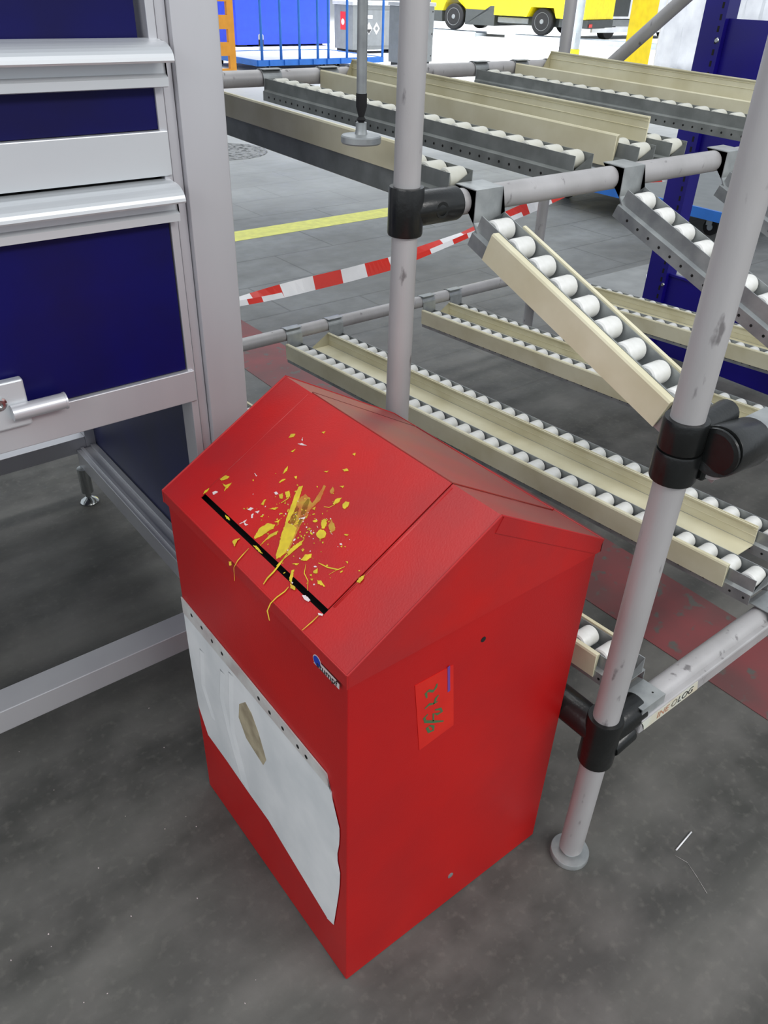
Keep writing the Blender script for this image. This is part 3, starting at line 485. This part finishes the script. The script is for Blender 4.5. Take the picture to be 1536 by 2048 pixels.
# ------------------------------------------------------------ roller tracks
def prof_extrude(bm, prof, L, y0=0, mi=0): prism(bm, prof, (0, y0, 0), (1, 0, 0), (0, 0, 1), (0, L, 0), mi)
ROLL_ME = {}
def roller_mesh(kind):
    if kind not in ROLL_ME:
        bm = bmesh.new(); lathe(bm, (-.0205, 0, 0), (1, 0, 0), [(.0035, -.003), (.0035, 0), (.014, 0), (.0165, .002), (.0172, .005), (.0172, .036), (.0165, .039), (.014, .041), (.0035, .041), (.0035, .044)], 22)
        o = finish('roller', bm, M[kind]); ROLL_ME[kind] = o.data; bpy.data.objects.remove(o)
    return ROLL_ME[kind]
def track(label, X, y0, z0, L, slope_, guide=None, fw=.010, skirt=None, wall=None, strip=False, perf=True, kind='roller', pitch=.0505, gs=0, ge=None, grp=None, hook0=None, hook1=None, plate=None, first=.02, dark=False):
    """track running from (X,y0,z0) towards +Y; slope_ = rise per metre; local x across, y along, z up"""
    t = thing('roller_track', label, 'roller track', (X, y0, z0), grp, (math.atan(slope_), 0, 0))
    L = L/math.cos(math.atan(slope_)); ge = L if ge is None else ge
    bm = bmesh.new(); g = .0016
    prof_extrude(bm, [(-.026, .034), (-.026, .008), (-.034, .0045), (-.034, -.018), (-.0325, -.018), (-.0325, .002), (.0325, .002), (.0325, -.018), (.034, -.018), (.034, .0045), (.026, .008), (.026, .034), (.0244, .034), (.0244, .0036), (-.0244, .0036), (-.0244, .034)], L)
    finish('channel', bm, M['galv_dark' if dark else 'galv'], t)
    if perf:
        bm = bmesh.new(); k = min(int(L/.028), 99)
        for i in range(k): lathe(bm, (-.0344, .012+i*.028, -.0070), (1, 0, 0), [(.0027, 0), (.0027, .0008)], 8)
        h_ = finish('hole_row', bm, M['black'], t); h_['kind'] = 'stuff'
    me = roller_mesh(kind); n = int((L-first-.01)/pitch)+1
    for i in range(n):
        r = bpy.data.objects.new('roller', me); r.location = (0, first+i*pitch, .0205); r.parent = t; col.objects.link(r)
    if guide:
        bm = bmesh.new(); hi, lo = guide
        xo = -.0272-fw
        prof_extrude(bm, [(-.0265, hi-.004), (-.0265, hi-.001), (xo+.002, hi), (xo, hi-.003), (xo, lo), (xo+.002, lo-.001), (xo+.002, hi-.004)], ge-gs, gs)
        finish('side_guide', bm, M['cream'], t)
    if skirt:
        bm = bmesh.new(); prof_extrude(bm, [(-.0345, skirt[0]), (-.0345, skirt[1]), (-.026, skirt[1]-.004), (-.026, skirt[1]-.002), (-.0325, skirt[1]+.002), (-.0325, skirt[0])], ge-gs, gs); finish('skirt', bm, M['galv_dark'], t)
    if wall:
        hi, wd = wall; bm = bmesh.new()
        prof_extrude(bm, [(-.030, hi), (-.033, hi), (-.0335, .004), (-.033-wd, .003), (-.033-wd, .0015), (-.030, .0015)], ge-gs, gs)
        for zz in (hi-.008, hi-.022): prof_extrude(bm, [(-.0330, zz), (-.0348, zz-.001), (-.0330, zz-.002)], ge-gs, gs)
        prof_extrude(bm, [(-.034, hi-.0005), (-.038, hi-.0005), (-.038, hi-.003), (-.034, hi-.003)], ge-gs, gs)
        finish('guide_wall', bm, M['cream'], t)
    if strip:
        bm = bmesh.new(); prof_extrude(bm, [(.0265, .030), (.0265, .037), (.033, .037), (.033, .006), (.0315, .006), (.0315, .030)], ge-gs, gs); finish('edge_strip', bm, M['cream'], t)
    # hook brackets: z of pipe centre relative to track, y of pipe centre (local, ignoring slope)
    if plate is not None:
        bm = bmesh.new(); y_ = YB-y0; zt_ = plate+RR+.0045
        prism(bm, [(y_-.023, zt_-.022), (y_-.023, zt_), (y_+.020, zt_), (.006, zt_-.002), (.006, zt_-.0035), (y_+.020, zt_-.0018), (y_-.0212, zt_-.0018), (y_-.0212, zt_-.022)], (-.030, 0, 0), (0, 1, 0), (0, 0, 1), (.060, 0, 0))
        br = finish('bracket', bm, M['galv'], t)
        bm = bmesh.new()
        for xx in (-.016, .016): lathe(bm, (xx, y_-.008, zt_-.0006), (0, 0, 1), [(.0018, 0), (.0018, .0009)], 10)
        finish('rivet_hole', bm, M['black'], br)
    for hk in (hook0, hook1):
        if not hk: continue
        py, pz, sgn = hk; R_ = .0222; pts = []
        for i in range(11):
            a = PI*(.0+i/10)*1.0; pts.append((py+R_*math.cos(a), pz+R_*math.sin(a)))
        outer = [(py+(R_+.002)*math.cos(PI*i/10), pz+(R_+.002)*math.sin(PI*i/10)) for i in range(11)]
        # legs
        ya = py-sgn*R_
        inner = [(pts[0][0], pz-.012)]+pts+[(pts[-1][0], pz-.012)]
        out = [(outer[0][0], pz-.012)]+outer+[(outer[-1][0], pz-.012)]
        bm = bmesh.new(); prism(bm, inner+out[::-1], (-.029, 0, 0), (0, 1, 0), (0, 0, 1), (.058, 0, 0))
        # flat plate from the hook down onto the track
        yb = py+sgn*(R_+.001)
        box(bm, -.029, .029, min(yb, yb+sgn*.0018), max(yb, yb+sgn*.0018), min(-.014, pz-.01), pz+.003)
        box(bm, -.029, .029, min(py, py+sgn*(R_+.003)), max(py, py+sgn*(R_+.003)), pz+R_+.0002, pz+R_+.0022)
        br = finish('bracket', bm, M['galv'], t)
    return t
cosu = 1
UG = 'upper roller tracks'; LG = 'lower roller tracks'; SG = 'steep roller tracks'
uy = .997; uL = YR-.026-uy
def up(label, X, **k):
    z = 1.013
    return track(label, X, uy, z, uL, .025, hook1=(uL+.026, 1.072-z-.028, -1), kind='roller_dirty', dark=True, grp=UG, **k)
up('nearest upper roller track, with a long cream guide behind the hanging foot', .947, guide=(.060, .014), skirt=(.016, -.024), gs=.10, strip=False)
up('bare galvanised upper track between the first cream guides, its near end at the crossbar', 1.252, first=.03)
up('upper track with a deep cream side guide ending short of the crossbar, in the middle', 1.440, guide=(.050, -.010), gs=.05)
up('upper track behind a thin raised cream wall that ends at two bare white rollers', 1.545, wall=(.074, .035), gs=.06)
up('second bare galvanised upper track, beyond the middle cream guides', 2.030)
up('upper track with cream side guide, second from the far right end', 2.215, guide=(.048, -.010))
up('farthest upper roller track, with the tall cream wall below the diagonal brace', 2.375, wall=(.080, .05))
ly = .455; lL = YR-.028-ly; k = -.054
def lo(label, X, L=lL, **kw):
    z = .364
    return track(label, X, ly, z, L, k, plate=(ZLF-z), hook1=(L+.028, .341-(z+k*L), -1), grp=LG, **kw)
lo('lower roller track half hidden between the red bin and the near post', .905, guide=(.038, -.008), strip=True, gs=.05, first=.052)
lo('lower track with low cream side guide passing right behind the red bin', 1.292, guide=(.044, -.006), gs=.055, strip=False)
lo('lower track behind the tall cream wall, nearest pair to the red bin', 1.455, wall=(.047, .082), gs=.09)
lo('lower track with cream side guide in the middle pair, crossing behind the steep track', 1.866, guide=(.044, -.006), gs=.05)
lo('lower track behind the cream wall of the middle pair', 1.996, wall=(.047, .082), gs=.09)
lo('lower track with cream side guide in the far right pair', 2.412, guide=(.044, -.006), gs=.05)
lo('farthest lower track, its cream wall ending at the blue upright', 2.575, wall=(.047, .082), gs=.09)
sy, sL = .428, .512; sk = .39; sz = .958+sk*(sy-.93)
def st(label, X, **kw):
    return track(label, X, sy, sz, sL, sk, hook0=None, grp=SG, **kw)
def steep_brackets(t):
    a = math.atan(sk)
    # bottom plate on the lower bar and top hook over the upper bar, built in world then moved into the track frame
    for pr_ in ([(YA-.030, ZA+.022), (YA+.020, ZA+.024), (YA+.020, ZA+.0225), (YA-.0285, ZA+.0205), (YA-.0285, ZA-.030), (YA-.045, ZA-.055), (YA-.047, ZA-.054), (YA-.030, ZA-.028)],
                [(.376, ZUF+.0215), (.424, ZUF+.0215), (.424, ZUF-.05), (.4225, ZUF-.05), (.4225, ZUF+.020), (.376, ZUF+.020)]):
        bm = bmesh.new(); prism(bm, pr_, (-.030, 0, 0), (0, 1, 0), (0, 0, 1), (.060, 0, 0))
        bmesh.ops.translate(bm, verts=bm.verts[:], vec=(0, -sy, -sz)); bmesh.ops.rotate(bm, verts=bm.verts[:], cent=(0, 0, 0), matrix=Matrix.Rotation(-a, 3, 'X'))
        finish('bracket', bm, M['galv'], t)
s1 = st('steep short roller track with a cream side guide, beside the near post', .960, guide=(.034, -.014), fw=.014, gs=.112, ge=.505, strip=True, perf=False)
s2_ = st('steep short bare galvanised track with holed edge, in the middle', 1.332)
s3_ = st('steep short track farthest right, mostly hidden by the near post', 1.668)
for t in (s1, s2_, s3_): steep_brackets(t)

# ------------------------------------------------------------ barrier tape
pts = [(.655, 2.17, .430), (.9, 2.19, .442), (1.162, 2.2, .450), (1.436, 2.2, .460), (1.60, 2.2, .464), (1.777, 2.2, .473), (2.134, 2.2, .523), (2.504, 2.2, .589), (2.75, 2.16, .66), (2.915, 1.90, .705)]
tw = [.3, .15, .15, .62, .62, .45, .12, .5, .3, .3]
def lerp_path(s):
    i = min(int(s), len(pts)-2); t = s-i; t2 = t
    return Vector(pts[i]).lerp(Vector(pts[i+1]), t2), tw[i]*(1-t)+tw[i+1]*t
bm = bmesh.new(); N = 90; prev = None; dist = 0; lastp = None
for i in range(N+1):
    p, w_ = lerp_path(i/N*(len(pts)-1)-1e-6 if i == N else i/N*(len(pts)-1))
    if lastp: dist += (p-lastp).length
    lastp = p.copy(); p.z -= .010; hw = .023; dv = Vector((0, .62*(1-w_), w_*1.0)).normalized()*hw
    a, b = bm.verts.new(p+dv), bm.verts.new(p-dv)
    c, d = bm.verts.new(p-dv+Vector((0, .012, .014))), None
    if prev:
        mi = int(dist/.115) % 2
        bm.faces.new((prev[0], a, b, prev[1])).material_index = mi
        bm.faces.new((prev[1], b, c, prev[2])).material_index = 0 if (int(dist/.06) % 3) else 1
    prev = (a, b, c)
for f in bm.faces: f.smooth = False
tag(finish('barrier_tape', bm, [M['white_tape'], M['red_tape']]), 'red and white striped barrier tape strung behind the roller tracks', 'tape')

# ------------------------------------------------------------ blue shelving, right
shf = thing('blue_shelf_frame', 'ultramarine blue steel shelf end frame with slotted upright at the far right', 'shelving', (2.93, 1.84, 0))
bm = bmesh.new(); prism(bm, [(-.035, -.045), (.035, -.045), (.035, -.030), (-.02, -.030), (-.02, .030), (.035, .030), (.035, .045), (-.035, .045)], (0, 0, 0), (1, 0, 0), (0, 1, 0), (0, 0, 2.1)); up_ = finish('upright', bm, M['blue_rack'], shf)
bm = bmesh.new()
for i in range(56): box(bm, -.0356, -.034, -.030, -.022, .1+i*.035, .118+i*.035)
finish('slot_row', bm, M['black'], up_)['kind'] = 'stuff'
boxes('lower_panel', [(-.012, .0, -.95, -.045, .012, .343), (-.018, .0, -.95, -.045, .335, .345)], M['blue_rack'], shf, .001)
boxes('upper_panel', [(-.012, .0, -.95, -.045, .80, 1.226)], M['blue_rack'], shf, .001)
bm = bmesh.new(); lathe(bm, (-.035, -.038, .30), (-1, 0, 0), [(.008, 0), (.006, .004)], 12); lathe(bm, (-.035, -.03, 1.16), (-1, 0, 0), [(.009, 0), (.006, .004)], 12); finish('bolt', bm, M['chrome'], shf)
boxes('upright', [(-.035, .035, -1.02, -.95, 0, 2.1)], M['blue_rack'], shf, .001)
# ------------------------------------------------------------ things on the floor
bm = bmesh.new(); prism(bm, [(3.05, 2.08), (4.05, 2.22), (4.12, 2.60), (3.30, 2.62)], (0, 0, 0), (1, 0, 0), (0, 1, 0), (0, 0, .008)); tag(finish('floor_board', bm, M['plate']), 'pale grey board lying on the floor beside the blue upright', 'board')
bm = bmesh.new(); prism(bm, [(-.10, -.03), (.0, -.07), (.09, -.02), (.10, .05), (.02, .06)], (3.78, 2.42, .0085), (1, 0, 0), (0, 1, 0), (0, 0, .003)); tag(finish('paper_scrap', bm, M['white']), 'torn white paper scrap on the pale floor board', 'paper')
bm = bmesh.new(); tube(bm, (.972, .317, .0022), (1.027, .322, .0022), .0014, 8); tag(finish('white_stick', bm, M['white_tape']), 'thin white stick lying on the floor near the rack foot', 'stick')
bm = bmesh.new(); pr = [(.945, .235), (.957, .262), (.968, .290), (.962, .312)]
for (a, b), (c, d) in zip(pr, pr[1:]): tube(bm, (a, b, .0012), (c, d, .0012), .00025, 6)
tag(finish('thread', bm, M['paper_edge']), 'fine pale thread on the floor beside the white stick', 'thread')
bm = bmesh.new(); lathe(bm, (3.55, 6.85, .0005), (0, 0, 1), [(.42, 0), (.42, .004), (.36, .0045), (.36, .002), (.34, .002), (.34, .004), (.26, .004), (.26, .002), (.24, .002), (.24, .004)], 48)
tag(finish('manhole_cover', bm, mat('cast_iron_cover', srgb(150, 151, 151), .7, c2=srgb(96, 98, 98), scale=22, lo=.5, hi=.58)), 'round cast manhole cover in the paving left of the near tracks', 'manhole cover')
crumbs = bmesh.new()
for i in range(70):
    x, y = (random.gauss(.12, .03), random.gauss(.43, .03)) if i < 30 else (random.uniform(-.35, .35), random.uniform(.3, 1.4))
    box(crumbs, x, x+random.uniform(.0006, .0022), y, y+random.uniform(.0006, .0022), .0002, .001)
tag(finish('floor_crumbs', crumbs, M['white_paint']), 'pale crumbs and flecks scattered on the dark floor at lower left', 'debris', kind='stuff')
# blue trolley behind shelf
tr = thing('low_trolley', 'low flat trolley with blue edge and caster beyond the blue upright', 'trolley', (4.9, 3.3, 0))
boxes('deck', [(-.25, 1.1, -.7, .9, .19, .205)], M['box_grey'], tr); boxes('edge_frame', [(-.27, -.25, -.7, .9, .15, .21), (-.27, 1.12, -.72, -.70, .15, .21)], M['blue_cart'], tr)
for x, y in ((0, -.5), (.9, -.5), (0, .7), (.9, .7)):
    bm = bmesh.new(); lathe(bm, (x-.015, y, .05), (1, 0, 0), [(.05, 0), (.05, .03)], 20); lathe(bm, (x-.02, y, .05), (1, 0, 0), [(.02, 0), (.02, .04)], 12, 1); box(bm, x-.022, x+.022, y-.01, y+.03, .06, .15, 1); finish('caster', bm, [M['rubber'], M['trim_steel']], tr)

# ------------------------------------------------------------ background yard
ct = thing('platform_cart', 'sky blue platform cart with tall upright rods on small casters', 'cart', (7.33, 12.6, 0))
boxes('platform', [(0, 2.53, 0, 1.8, .165, .175)], M['box_light'], ct); boxes('platform_rim', [(0, 2.53, -.02, .02, .05+.05, .185), (0, 2.53, 1.78, 1.82, .1, .185), (-.02, .02, 0, 1.8, .1, .185), (2.51, 2.55, 0, 1.8, .1, .185)], M['blue_cart'], ct)
for i in range(8): boxes('rim_stake_pocket', [(.2+i*.28, .26+i*.28, -.045, -.018, .105, .18)], M['blue_cart'], ct)
for x in (.084, .44, .796, 1.153, 1.367, 1.75, 2.515):
    bm = bmesh.new(); tube(bm, (x, .0, .18), (x, .0, 1.75), .022, 10); finish('rod', bm, M['blue_cart'], ct)
bm = bmesh.new(); tube(bm, (.084, 0, 1.75), (2.515, 0, 1.75), .02, 10); finish('top_rail', bm, M['blue_cart'], ct)
for x, y in ((.25, .15), (1.35, .15), (1.65, .15), (2.1, .15), (.2, 1.6), (2.1, 1.6)):
    bm = bmesh.new(); lathe(bm, (x-.02, y, .05), (1, 0, 0), [(.05, 0), (.05, .04)], 16); box(bm, x-.05, x+.05, y-.03, y+.07, .07, .12, 1); finish('caster', bm, [M['rubber'], M['box_grey']], ct)
bb = thing('blue_crate', 'large bright blue sheeted box behind the platform cart', 'box', (9.75, 17.6, 0))
boxes('cover', [(0, 2.45, 0, 1.5, .04, 2.2)], M['blue_box'], bb, .01); boxes('skid', [(.1, .3, .1, 1.4, 0, .04), (2.1, 2.3, .1, 1.4, 0, .04)], M['dark_plastic'], bb)
oru = thing('orange_upright', 'orange slotted steel upright beside the cabinet post, far back', 'rack upright', (6.25, 11.7, 0))
boxes('plate', [(.10, .20, 0, .06, 0, 2.2)], M['orange'], oru); boxes('plate', [(-.12, -.04, 0, .06, 0, 2.2)], M['orange'], oru)
for z in (.0, .33, .66, .99, 1.32, 1.65): boxes('batten', [(-.04, .10, .0, .05, z, z+.17)], M['orange'], oru)
bm = bmesh.new()
for i, (a, b) in enumerate(((0, .12), (.12, .2), (.2, .31), (.31, .38))): lathe(bm, (8.82, 15.0, a), (0, 0, 1), [(.05, 0), (.05, b-a)], 16, i % 2)
lathe(bm, (8.82, 15.0, .38), (0, 0, 1), [(.045, 0), (.03, .02)], 16, 1)
tag(finish('bollard', bm, [M['rubber'], M['box_light']]), 'short black and white banded bollard in front of the blue sheeted box', 'bollard')
cb = thing('grey_container', 'plain grey plastic container, rightmost and nearer of the two', 'container', (10.45, 12.9, 0))
boxes('shell', [(0, .82, 0, .3, .05, .93)], M['box_grey'], cb, .01); boxes('lid', [(-.02, .84, -.02, .32, .93, .99)], M['box_light'], cb, .01)
boxes('runner', [(.05, .2, .02, .28, 0, .05)], M['dark_plastic'], cb); boxes('runner', [(.62, .77, .02, .28, 0, .05)], M['dark_plastic'], cb)
bm = bmesh.new()
for x in (.04, .78):
    for z in (.15, .5, .85): lathe(bm, (x, -.004, z), (0, 1, 0), [(.012, 0), (.012, .005)], 8)
finish('stud_row', bm, M['black'], cb)
ca = thing('hazard_container', 'grey panelled container with white diamond hazard signs and a red sign', 'container', (11.256, 15.42, 0))
M['panel'] = mat('mid_grey_panel', srgb(122, 126, 129), .65)
boxes('shell', [(0, 1.6, 0, .66, .07, .86)], M['box_grey'], ca, .01); boxes('lid', [(-.03, 1.63, -.03, .69, .86, .93)], M['box_light'], ca, .01)
boxes('recess', [(.16, .98, -.012, 0, .14, .78)], M['panel'], ca, .004); boxes('recess', [(1.05, 1.5, -.012, 0, .14, .78)], M['panel'], ca, .004)
for x in (.05, 1.3): boxes('runner', [(x, x+.25, .02, .64, 0, .07)], M['rubber'], ca)
def sign(fn, mats):
    bm = bmesh.new(); fn(bm); return finish('hazard_sign', bm, mats, ca)
def dia(bm, c, inner):
    prism(bm, [(c-.085, .455), (c, .345), (c+.085, .455), (c, .565)], (0, -.016, 0), (1, 0, 0), (0, 0, 1), (0, .004, 0), 0)
    if inner: prism(bm, [(c-.065, .44), (c, .36), (c+.065, .44)], (0, -.018, 0), (1, 0, 0), (0, 0, 1), (0, .001, 0), 1)
    else: prism(bm, circ(c, .455, .04, 14), (0, -.018, 0), (1, 0, 0), (0, 0, 1), (0, .001, 0), 1)
sign(lambda bm: dia(bm, .41, True), [M['white_tape'], M['ink']]); sign(lambda bm: dia(bm, .608, False), [M['white_tape'], M['box_grey']])
sign(lambda bm: prism(bm, [(.34, .63), (.50, .63), (.50, .69), (.34, .69)], (0, -.015, 0), (1, 0, 0), (0, 0, 1), (0, .003, 0), 0), [M['white_tape']])
def redsign(bm):
    prism(bm, [(.25, .42), (.43, .42), (.43, .74), (.25, .74)], (-.006, 0, 0), (0, 1, 0), (0, 0, 1), (.005, 0, 0), 0); prism(bm, circ(.34, .56, .055, 14), (-.008, 0, 0), (0, 1, 0), (0, 0, 1), (.001, 0, 0), 1)
sign(redsign, [M['red_tape'], M['white_tape']])
# yellow van standing on wheel rails
VA, VB = Vector((18.922, 20.794, 0)), Vector((19.71, 17.947, 0)); vd = (VB-VA).normalized(); yaw = math.atan2(vd.y, vd.x)
van = thing('delivery_van', 'yellow delivery van with dark grey sills parked far back', 'van', (VA.x, VA.y, 0), None, (0, 0, yaw))
# local: +x to rear, near side is y=0 towards the camera (local -y), body extends to +y
side = 1
WB = 2.954; VW = 1.75
def vbox(name, lst, m_, bv=.02): return boxes(name, [(a, b, (c if side > 0 else -d), (d if side > 0 else -c), e, f) for a, b, c, d, e, f in lst], m_, van, bv)
bm = bmesh.new()
cabp = [(-.85, .50), (-.85, .85), (-.75, 1.05), (-.15, 1.20), (.45, 1.95), (1.42, 2.0), (1.42, .66), (.42, .66), (.36, .80), (.25, .90), (0, .94), (-.25, .90), (-.36, .80), (-.40, .60)]
prism(bm, cabp, (0, .02, 0), (1, 0, 0), (0, 0, 1), (0, VW-.04, 0)); finish('cab', bm, M['van_yellow'], van, .03)
bm = bmesh.new(); prism(bm, [(-.88, .32), (-.88, .60), (-.42, .60), (-.40, .32)], (0, .0, 0), (1, 0, 0), (0, 0, 1), (0, VW, 0)); prism(bm, [(.42, .28), (.42, .67), (1.2, .67), (1.25, .78), (1.42, .78), (1.42, .28)], (0, .0, 0), (1, 0, 0), (0, 0, 1), (0, VW, 0)); finish('sill', bm, M['dark_plastic'], van, .01)
bm = bmesh.new(); prism(bm, [(1.43, .56), (1.43, 2.6), (4.3, 2.6), (4.3, .56), (3.42, .56), (3.32, .80), (2.62, .80), (2.5, .56)], (0, -.08, 0), (1, 0, 0), (0, 0, 1), (0, VW+.16, 0)); finish('cargo_box', bm, M['van_yellow'], van, .01)
bm = bmesh.new(); box(bm, 1.42, 4.25, .3, VW-.3, .34, .56); finish('chassis', bm, M['dark_plastic'], van); vbox('side_guard', [(1.5, 2.5, .05, .1, .38, .52)], M['box_grey'])
bm = bmesh.new(); box(bm, 3.5, 4.35, 0, VW, .36, .55); box(bm, 4.36, 4.37, .1, .3, .38, .46, 1); finish('rear_bumper', bm, [M['dark_plastic'], M['red_tape']], van)
vbox('window', [(.2, 1.0, .005, .02, 1.25, 1.75)], M['rubber'], .01)
for x in (0, WB):
    for y in (.0, VW-.22):
        bm = bmesh.new(); lathe(bm, (x, y, .34+.12), (0, 1, 0), [(.24, 0), (.31, .0), (.335, .03), (.335, .19), (.31, .22), (.2, .22)], 32); wh = finish('wheel', bm, M['rubber'], van)
        bm = bmesh.new(); lathe(bm, (x, y-.01, .34+.12), (0, 1, 0), [(.05, 0), (.06, .01), (.20, .02), (.22, .005), (.23, .02)], 24); finish('hubcap', bm, M['box_grey'], wh)
for i, (x, L) in enumerate(((-.9, 1.9), (2.0, 4.6))):
    bm = bmesh.new(); box(bm, -L/2, L/2, -.3, .35, 0, .08); box(bm, -L/2, L/2, -.33, -.27, .0, .118); box(bm, -L/2, L/2, .30, .36, .0, .118)
    o = finish('wheel_rail', bm, M['trim_steel']); p = VA+vd*(x+L/2-.9*(i == 0)*0); o.location = (p.x, p.y, 0); o.rotation_euler = (0, 0, yaw)
    tag(o, ('steel wheel rail under the front wheel of the yellow van', 'long steel wheel rail under the rear wheels of the yellow van')[i], 'rail')
# second lorry, right
lor = thing('white_lorry', 'white lorry rear end partly behind the yellow board', 'lorry', (21.9, 17.9, 0), None, (0, 0, 0))
boxes('body', [(0, 5.0, 0, 1.8, .54, 2.6)], M['white'], lor); boxes('window', [(.3, 1.6, -.02, 0, .60, 1.5)], M['dark_plastic'], lor)
boxes('lower_body', [(.1, 5.0, .02, 1.78, .34, .52)], M['box_grey'], lor); boxes('bumper', [(.0, 5.0, -.01, .06, .18, .32)], M['white'], lor)
for x in (.9, 3.9):
    bm = bmesh.new(); lathe(bm, (x, .07, .30), (0, 1, 0), [(.29, 0), (.30, .02), (.30, .25)], 24); finish('wheel', bm, M['rubber'], lor)
bm = bmesh.new(); tube(bm, (15.55, 13.1, 0), (15.55, 13.1, 3), .09, 16); tube(bm, (15.55, 13.1, 0.001), (15.55, 13.1, .18), .11, 16, 1); box(bm, 15.4, 15.5, 13.0, 13.05, .3, .5)
tag(finish('steel_column', bm, [M['trim_steel'], M['van_yellow']]), 'slim pale steel column with yellow base in front of the van', 'column')
# yellow board and white sheeting
bm = bmesh.new(); box(bm, 13.35, 13.95, 10.0, 10.12, 0, 2.6); tag(finish('yellow_board', bm, M['wall_yellow']), 'tall plain yellow board standing left of the white sheeting', 'board')
bm = bmesh.new(); nx = 40; rows = []
for j in range(14):
    rows.append([bm.verts.new((14.0+i*3.6/nx, 9.9+.05*math.sin(i*.9)+.03*math.sin(i*2.3+j*.7), j*.2)) for i in range(nx+1)])
for A, B in zip(rows, rows[1:]):
    for i in range(nx): bm.faces.new((A[i], A[i+1], B[i+1], B[i])).smooth = True
ws = finish('plastic_sheeting', bm, M['white']); tag(ws, 'crinkled white plastic sheeting hanging behind the blue upright', 'sheeting')
so = ws.modifiers.new('thick', 'SOLIDIFY'); so.thickness = .01
